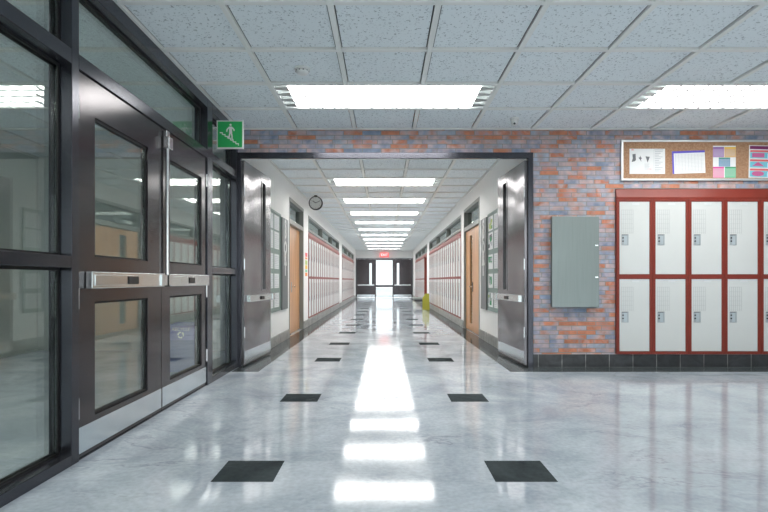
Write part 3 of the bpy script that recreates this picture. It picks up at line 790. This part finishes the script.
k = MB(); k.cyl((-w - .001, .012, h * .3), (-w - .035, .012, h * .3), .006, 'white', 10); k.cyl((-w - .001, .012, h * .75), (-w - .035, .012, h * .75), .006, 'white', 10); k.build('bracket', t)

# ---------------------------------------------------------------- ceiling devices
t = thing('smoke_detector', 'white round smoke detector on the lobby ceiling', 'smoke detector', (-.645, 4.17, TZ))
b = MB(); b.lathe([(.062, -.001), (.062, -.012), (.056, -.016)], (0, 0, 0), 'z', 'white'); b.build('base', t)
b = MB(); b.lathe([(.050, -.016), (.052, -.030), (.040, -.044), (.018, -.048)], (0, 0, 0), 'z', 'white'); 
for q in range(10):
    a = 2 * PI * q / 10; b.box(.049 * math.cos(a) - .005, .049 * math.cos(a) + .005, .049 * math.sin(a) - .005, .049 * math.sin(a) + .005, -.030, -.022, 'ink')
b.build('cover', t)
t = thing('security_camera', 'small white security camera on the ceiling by the brick wall', 'camera', (1.34, 5.45, TZ))
b = MB(); b.lathe([(.045, 0), (.045, -.018), (.036, -.026)], (0, 0, 0), 'z', 'white'); b.build('base', t)
b = MB(); b.lathe([(.036, -.026), (.036, -.05), (.028, -.07), (.012, -.078)], (0, 0, 0), 'z', 'white'); hd = b.build('head', t)
b = MB(); b.cyl((-.008, -.022, -.062), (-.010, -.042, -.068), .010, 'black', 14); b.build('lens', hd)

# ---------------------------------------------------------------- corridor things
CY = 10.4; s_ = CY / F
cxp, czp, cr_ = (315.8 - UX) * s_, EYE + (VY - 203.2) * s_, 6.9 * s_
t = thing('wall_clock', 'round black rimmed clock hanging under the corridor ceiling', 'clock', (cxp, CY, czp))
b = MB(); b.lathe([(cr_ * .86, -.03), (cr_ * .93, -.036), (cr_, -.028), (cr_, .028), (cr_ * .93, .036), (cr_ * .86, .03)], (0, 0, 0), 'y', 'black', 40); b.build('rim', t)
b = MB(); b.cyl((0, -.0365, 0), (0, -.0305, 0), cr_ * .86, 'dial', 40); dl = b.build('dial', t)
b = MB()
for q in range(12):
    a = q * PI / 6; R = Matrix.Rotation(a, 3, 'Y'); c = R @ Vector((0, 0, cr_ * .74))
    b.box(c.x - .003, c.x + .003, -.038, -.0365, c.z - .009, c.z + .009, 'ink', rot=R)
b.build('hour_mark', dl)
for nm, L, ang, wd in (('hour_hand', .5, -.95, .006), ('minute_hand', .68, 1.15, .004)):
    R = Matrix.Rotation(ang, 3, 'Y'); c = R @ Vector((0, 0, cr_ * L / 2)); b = MB(); b.box(c.x - wd, c.x + wd, -.0405, -.0385, c.z - cr_ * L / 2, c.z + cr_ * L / 2, 'black', rot=R); b.build(nm, t)
b = MB(); b.box(-.03, .03, -.025, .025, cr_ - .004, TZ - czp - .001, 'black', .003); b.build('mount', t)

def boards(s, side):
    q = lambda a, e: (min(s * (HW - a), s * (HW - e)), max(s * (HW - a), s * (HW - e)))
    y0, y1, z0, z1 = 7.22, 8.06, .50, 1.95
    t = thing('display_case', 'grey green display case of paper sheets on the %s corridor wall' % side, 'display case', (s * HW, (y0 + y1) / 2, z0))
    ox, oy, oz = t.location
    def bb(m, a, e, u0, u1, v0, v1, mat): m.box(q(a, e)[0] - ox, q(a, e)[1] - ox, u0 - oy, u1 - oy, v0 - oz, v1 - oz, mat)
    m = MB(); bb(m, .001, .012, y0, y1, z0, z1, 'board'); m.build('back', t)
    m = MB(); f = .03
    for (u0, u1, v0, v1) in ((y0, y0 + f, z0, z1), (y1 - f, y1, z0, z1), (y0 + f, y1 - f, z0, z0 + f), (y0 + f, y1 - f, z1 - f, z1)): bb(m, .012, .022, u0, u1, v0, v1, 'board')
    m.build('frame', t)
    rows = [(1.69, 1.90), (1.41, 1.66), (1.12, 1.335), (.84, 1.05), (.56, .77)]
    names = ['top', 'second', 'middle', 'fourth', 'bottom']
    cols = [('near', 7.27, 7.60), ('far', 7.70, 8.02)] if s > 0 else [('near', 7.26, 7.52), ('far', 7.60, 7.93)]
    for ri, (v0, v1) in enumerate(rows):
        for cn, u0, u1 in cols:
            x = s * (HW - .0125)
            p = thing('paper_sheet', '%s row paper sheet, %s column of the %s wall display case' % (names[ri], 'nearer' if cn == 'near' else 'farther', side), 'paper sheet', (x, (u0 + u1) / 2, v0), 0, 'sheets in the %s wall display case' % side)
            d = (u1 - u0) / 2; xs = lambda a, e: (min(-s * a, -s * e), max(-s * a, -s * e))
            MB().box(*xs(.0003, .0015), -d, d, 0, v1 - v0, 'paper').build('paper', p)
            m = MB(); hh = v1 - v0
            if s > 0 and cn == 'far':
                rnd = random.Random(ri * 5 + 3)
                for k in range(7):
                    uu = rnd.uniform(-d * .85, d * .3); vv = rnd.uniform(.02, hh * .65); m.box(*xs(.0015, .0019 + .0001 * k), uu, min(d, uu + rnd.uniform(.08, .16)), vv, vv + rnd.uniform(.04, .08), rnd.choice(['ink', 'dkgreen', 'board', 'inkl', 'lime']))
            else:
                for k in range(7): m.box(*xs(.0015, .0019), -d * .8, d * (.8 - .25 * (k % 3 == 2)), hh * (.1 + .12 * k), hh * (.13 + .12 * k), 'inkl')
            m.build('print', p)
    # lettered panel
    y0, y1, z0, z1 = 8.085, 8.56, .50, 1.92
    t = thing('lettered_panel', 'tall grey panel with stacked white letters on the %s corridor wall' % side, 'sign', (s * HW, (y0 + y1) / 2, z0))
    MB().box(*((min(-s * .001, -s * .035), max(-s * .001, -s * .035))), -(y1 - y0) / 2, (y1 - y0) / 2, 0, z1 - z0, 'boarddark', .002).build('panel', t)
    for k, ch in enumerate('SPORT'):
        text('letter', ch, .27, 'white', t, (-s * .037, 0, z1 - z0 - .13 - .168 * k), (PI / 2, 0, -s * PI / 2), .0015, bold=.012)
boards(-1, 'left'); boards(1, 'right')

# coloured notices on the left pier
t = thing('notice', 'strip of bright coloured notices on the left wall by the lockers', 'notice', (-HW, 10.78, 1.03))
MB().box(0, .003, -.17, .17, 0, .49, 'paper').build('paper', t)
b = MB()
for (v0, v1, m) in ((.40, .48, 'coral'), (.35, .39, 'orangep'), (.24, .33, 'lime'), (.15, .23, 'yellowp'), (.09, .14, 'greenp'), (.01, .08, 'orangep')): b.box(.003, .0038, -.15, .15, v0, v1, m)
b.build('print', t)

# yellow folding floor sign
t = thing('floor_sign', 'yellow green folding floor sign beside the right corridor lockers', 'floor sign', (1.36, 17.3, .0008))
hh = .52
def panel_(sgn, nm):
    yb, yt = sgn * .13, sgn * .012; th = .008
    b = MB(); b.hull([(-.11, yb - th, 0), (.11, yb - th, 0), (.10, yt - th, hh), (-.03, yt - th, hh), (-.11, yt - th + sgn * .04, hh * .72), (-.11, yb + th, 0), (.11, yb + th, 0), (.10, yt + th, hh), (-.03, yt + th, hh), (-.11, yt + th + sgn * .04, hh * .72)],
        [(0, 1, 2, 3, 4), (5, 6, 7, 8, 9), (0, 1, 6, 5), (1, 2, 7, 6), (2, 3, 8, 7), (3, 4, 9, 8), (4, 0, 5, 9)], 'yellow')
    b.build(nm, t)
panel_(-1, 'panel'); panel_(1, 'panel')
b = MB(); b.cyl((-.02, 0, hh - .006), (.09, 0, hh - .006), .012, 'yellow', 12); b.build('hinge', t)
# bench
t = thing('bench', 'low grey bench before the niche on the right of the corridor', 'bench', (1.31, 20.1, .0008))
box('seat', -.23, .22, -.65, .65, .255, .30, 'dframe', t, .006)
box('apron', -.20, .20, -.62, .62, .175, .2545, 'bench', t)
for x in (-.19, .18):
    for y in (-.6, .6): box('leg', x - .02, x + .02, y - .02, y + .02, 0, .174, 'chrome', t)
b = MB(); b.box(-.169, .159, -.61, -.59, .04, .065, 'chrome'); b.box(-.169, .159, .59, .61, .04, .065, 'chrome'); b.build('stretcher', t)

# recycling bin behind the glass
t = thing('recycling_bin', 'blue recycling bin standing behind the farther glazed door', 'bin', (-2.10, 5.62, 0))
b = MB(); b.hull([(-.125, -.12, 0), (.125, -.12, 0), (.125, .12, 0), (-.125, .12, 0), (-.145, -.15, .34), (.145, -.15, .34), (.145, .15, .34), (-.145, .15, .34)],
    [(0, 1, 2, 3), (4, 5, 6, 7), (0, 1, 5, 4), (1, 2, 6, 5), (2, 3, 7, 6), (3, 0, 4, 7)], 'binb'); b.build('body', t)
b = MB(); b.hull([(-.150, -.158, .335), (.150, -.158, .335), (.150, .155, .335), (-.150, .155, .335), (-.155, -.135, .48), (.155, -.135, .48), (.155, .155, .50), (-.155, .155, .50)],
    [(0, 1, 2, 3), (4, 5, 6, 7), (0, 1, 5, 4), (1, 2, 6, 5), (2, 3, 7, 6), (3, 0, 4, 7)], 'binl'); ld = b.build('lid', t)
text('lettering', 'RECYCLE', .045, 'white', ld, (.0, -.1445, .445), (PI / 2 - .155, 0, 0), .001)
b = MB()
for q in range(3):
    a0 = PI / 2 + q * 2 * PI / 3; pts = []
    for i in range(7): a = a0 + i * .22; pts.append((.034 * math.cos(a), .034 * math.sin(a)))
    a = a0 + 1.32; tip = a + .45
    pts += [(.042 * math.cos(a), .042 * math.sin(a)), (.028 * math.cos(tip), .028 * math.sin(tip)), (.014 * math.cos(a), .014 * math.sin(a))]
    for i in range(6, -1, -1): a = a0 + i * .22; pts.append((.021 * math.cos(a), .021 * math.sin(a)))
    b.prism(pts, 'z', -.001, .001, 'white')
o = b.build('recycle_mark', ld, (0, -.1525, .388), (PI / 2 - .155, 0, 0))

# ---------------------------------------------------------------- far exit doors
t = sthing('door_7', 'bright glazed exit door in the middle of the far end', 'door', (0, ENDY + .02, 0))
b = MB(); g = .46
b.box(-.50, -g, 0, .06, 0, DH - .05, 'leafd'); b.box(g, .50, 0, .06, 0, DH - .05, 'leafd'); b.box(-g, g, 0, .06, DH - .12, DH - .05, 'leafd'); b.box(-g, g, 0, .06, .58, .70, 'leafd'); b.box(-g, g, 0, .06, .01, .10, 'steel')
b.build('leaf', t)
box('pane', -g, g, .025, .035, .70, DH - .12, 'glass_far', t); box('pane', -g, g, .025, .035, .10, .58, 'glass_far', t)
def far_leaf(nm, lab, s):
    t = sthing(nm, lab, 'door', (s * 1.02, ENDY + .02, 0)); b = MB()
    o0, o1 = -.19, -.32        # narrow vision strip, towards the middle
    lo, hi = (min(s * o0, s * o1), max(s * o0, s * o1))
    b.box(-.52, lo, 0, .05, .01, DH - .05, 'leafd'); b.box(hi, .52, 0, .05, .01, DH - .05, 'leafd'); b.box(lo, hi, 0, .05, .01, .72, 'leafd'); b.box(lo, hi, 0, .05, DH - .28, DH - .05, 'leafd')
    b.build('leaf', t); box('vision_pane', lo, hi, .02, .03, .72, DH - .28, 'glass_far', t)
    box('push_bar', -.46, .46, -.06, -.001, .66, .73, 'steelx', t, .004); box('kick_plate', -.5, .5, -.004, -.0005, .03, .17, 'steel', t)
far_leaf('door_8', 'dark far exit door with narrow bright strip on the left', -1)
far_leaf('door_9', 'dark far exit door with narrow bright strip on the right', 1)
b = MB()
for x in (-1.56, 1.56): b.box(x - .02, x + .02, ENDY - .02, ENDY + .12, 0, DH, 'frame')
b.box(-1.54, 1.54, ENDY - .02, ENDY + .12, DH - .045, DH, 'frame')
for x in (-.50, .50): b.box(x - (.0 if x > 0 else .04), x + (.04 if x > 0 else .0), ENDY - .02, ENDY - .003, 0, DH - .045, 'frame') if False else None
struct(b.build('trim_4'), 'dark frame of the far exit doors', 'trim')
t = thing('exit_sign', 'red exit sign above the far exit doors', 'sign', (0, ENDY - .12, 2.255))
box('housing', -.24, .24, -.03, .03, 0, .22, 'exit', t, .004)
text('lettering', 'EXIT', .19, 'exitw', t, (0, -.032, .112), (PI / 2, 0, 0), .001)
b = MB(); b.cyl((0, 0, .22), (0, 0, TZ - 2.255 - .001), .012, 'white', 12); b.build('stem', t)

# ---------------------------------------------------------------- world, camera
wd = bpy.data.worlds.new('World'); SC.world = wd; wd.use_nodes = True
bg = wd.node_tree.nodes['Background']; bg.inputs[0].default_value = (.93, .97, 1, 1); bg.inputs[1].default_value = 3.0
cam = bpy.data.cameras.new('camera'); co = bpy.data.objects.new('camera', cam); C.objects.link(co)
co.location = (0, 0, EYE); co.rotation_euler = (PI / 2, 0, 0)
cam.sensor_width = 36; cam.lens = F / 768 * 36; cam.shift_y = (VY - 256) / 768; cam.shift_x = -(UX - 384) / 768
cam.clip_start = .02; cam.clip_end = 200
SC.camera = co
SC.view_settings.view_transform = 'Standard'; SC.view_settings.look = 'None'; SC.view_settings.gamma = 1; SC.view_settings.use_curve_mapping = False
SC.view_settings.exposure = 0.13
SC.cycles.max_bounces = 10; SC.cycles.diffuse_bounces = 5; SC.cycles.glossy_bounces = 5; SC.cycles.transparent_max_bounces = 16
SC.cycles.sample_clamp_indirect = 6
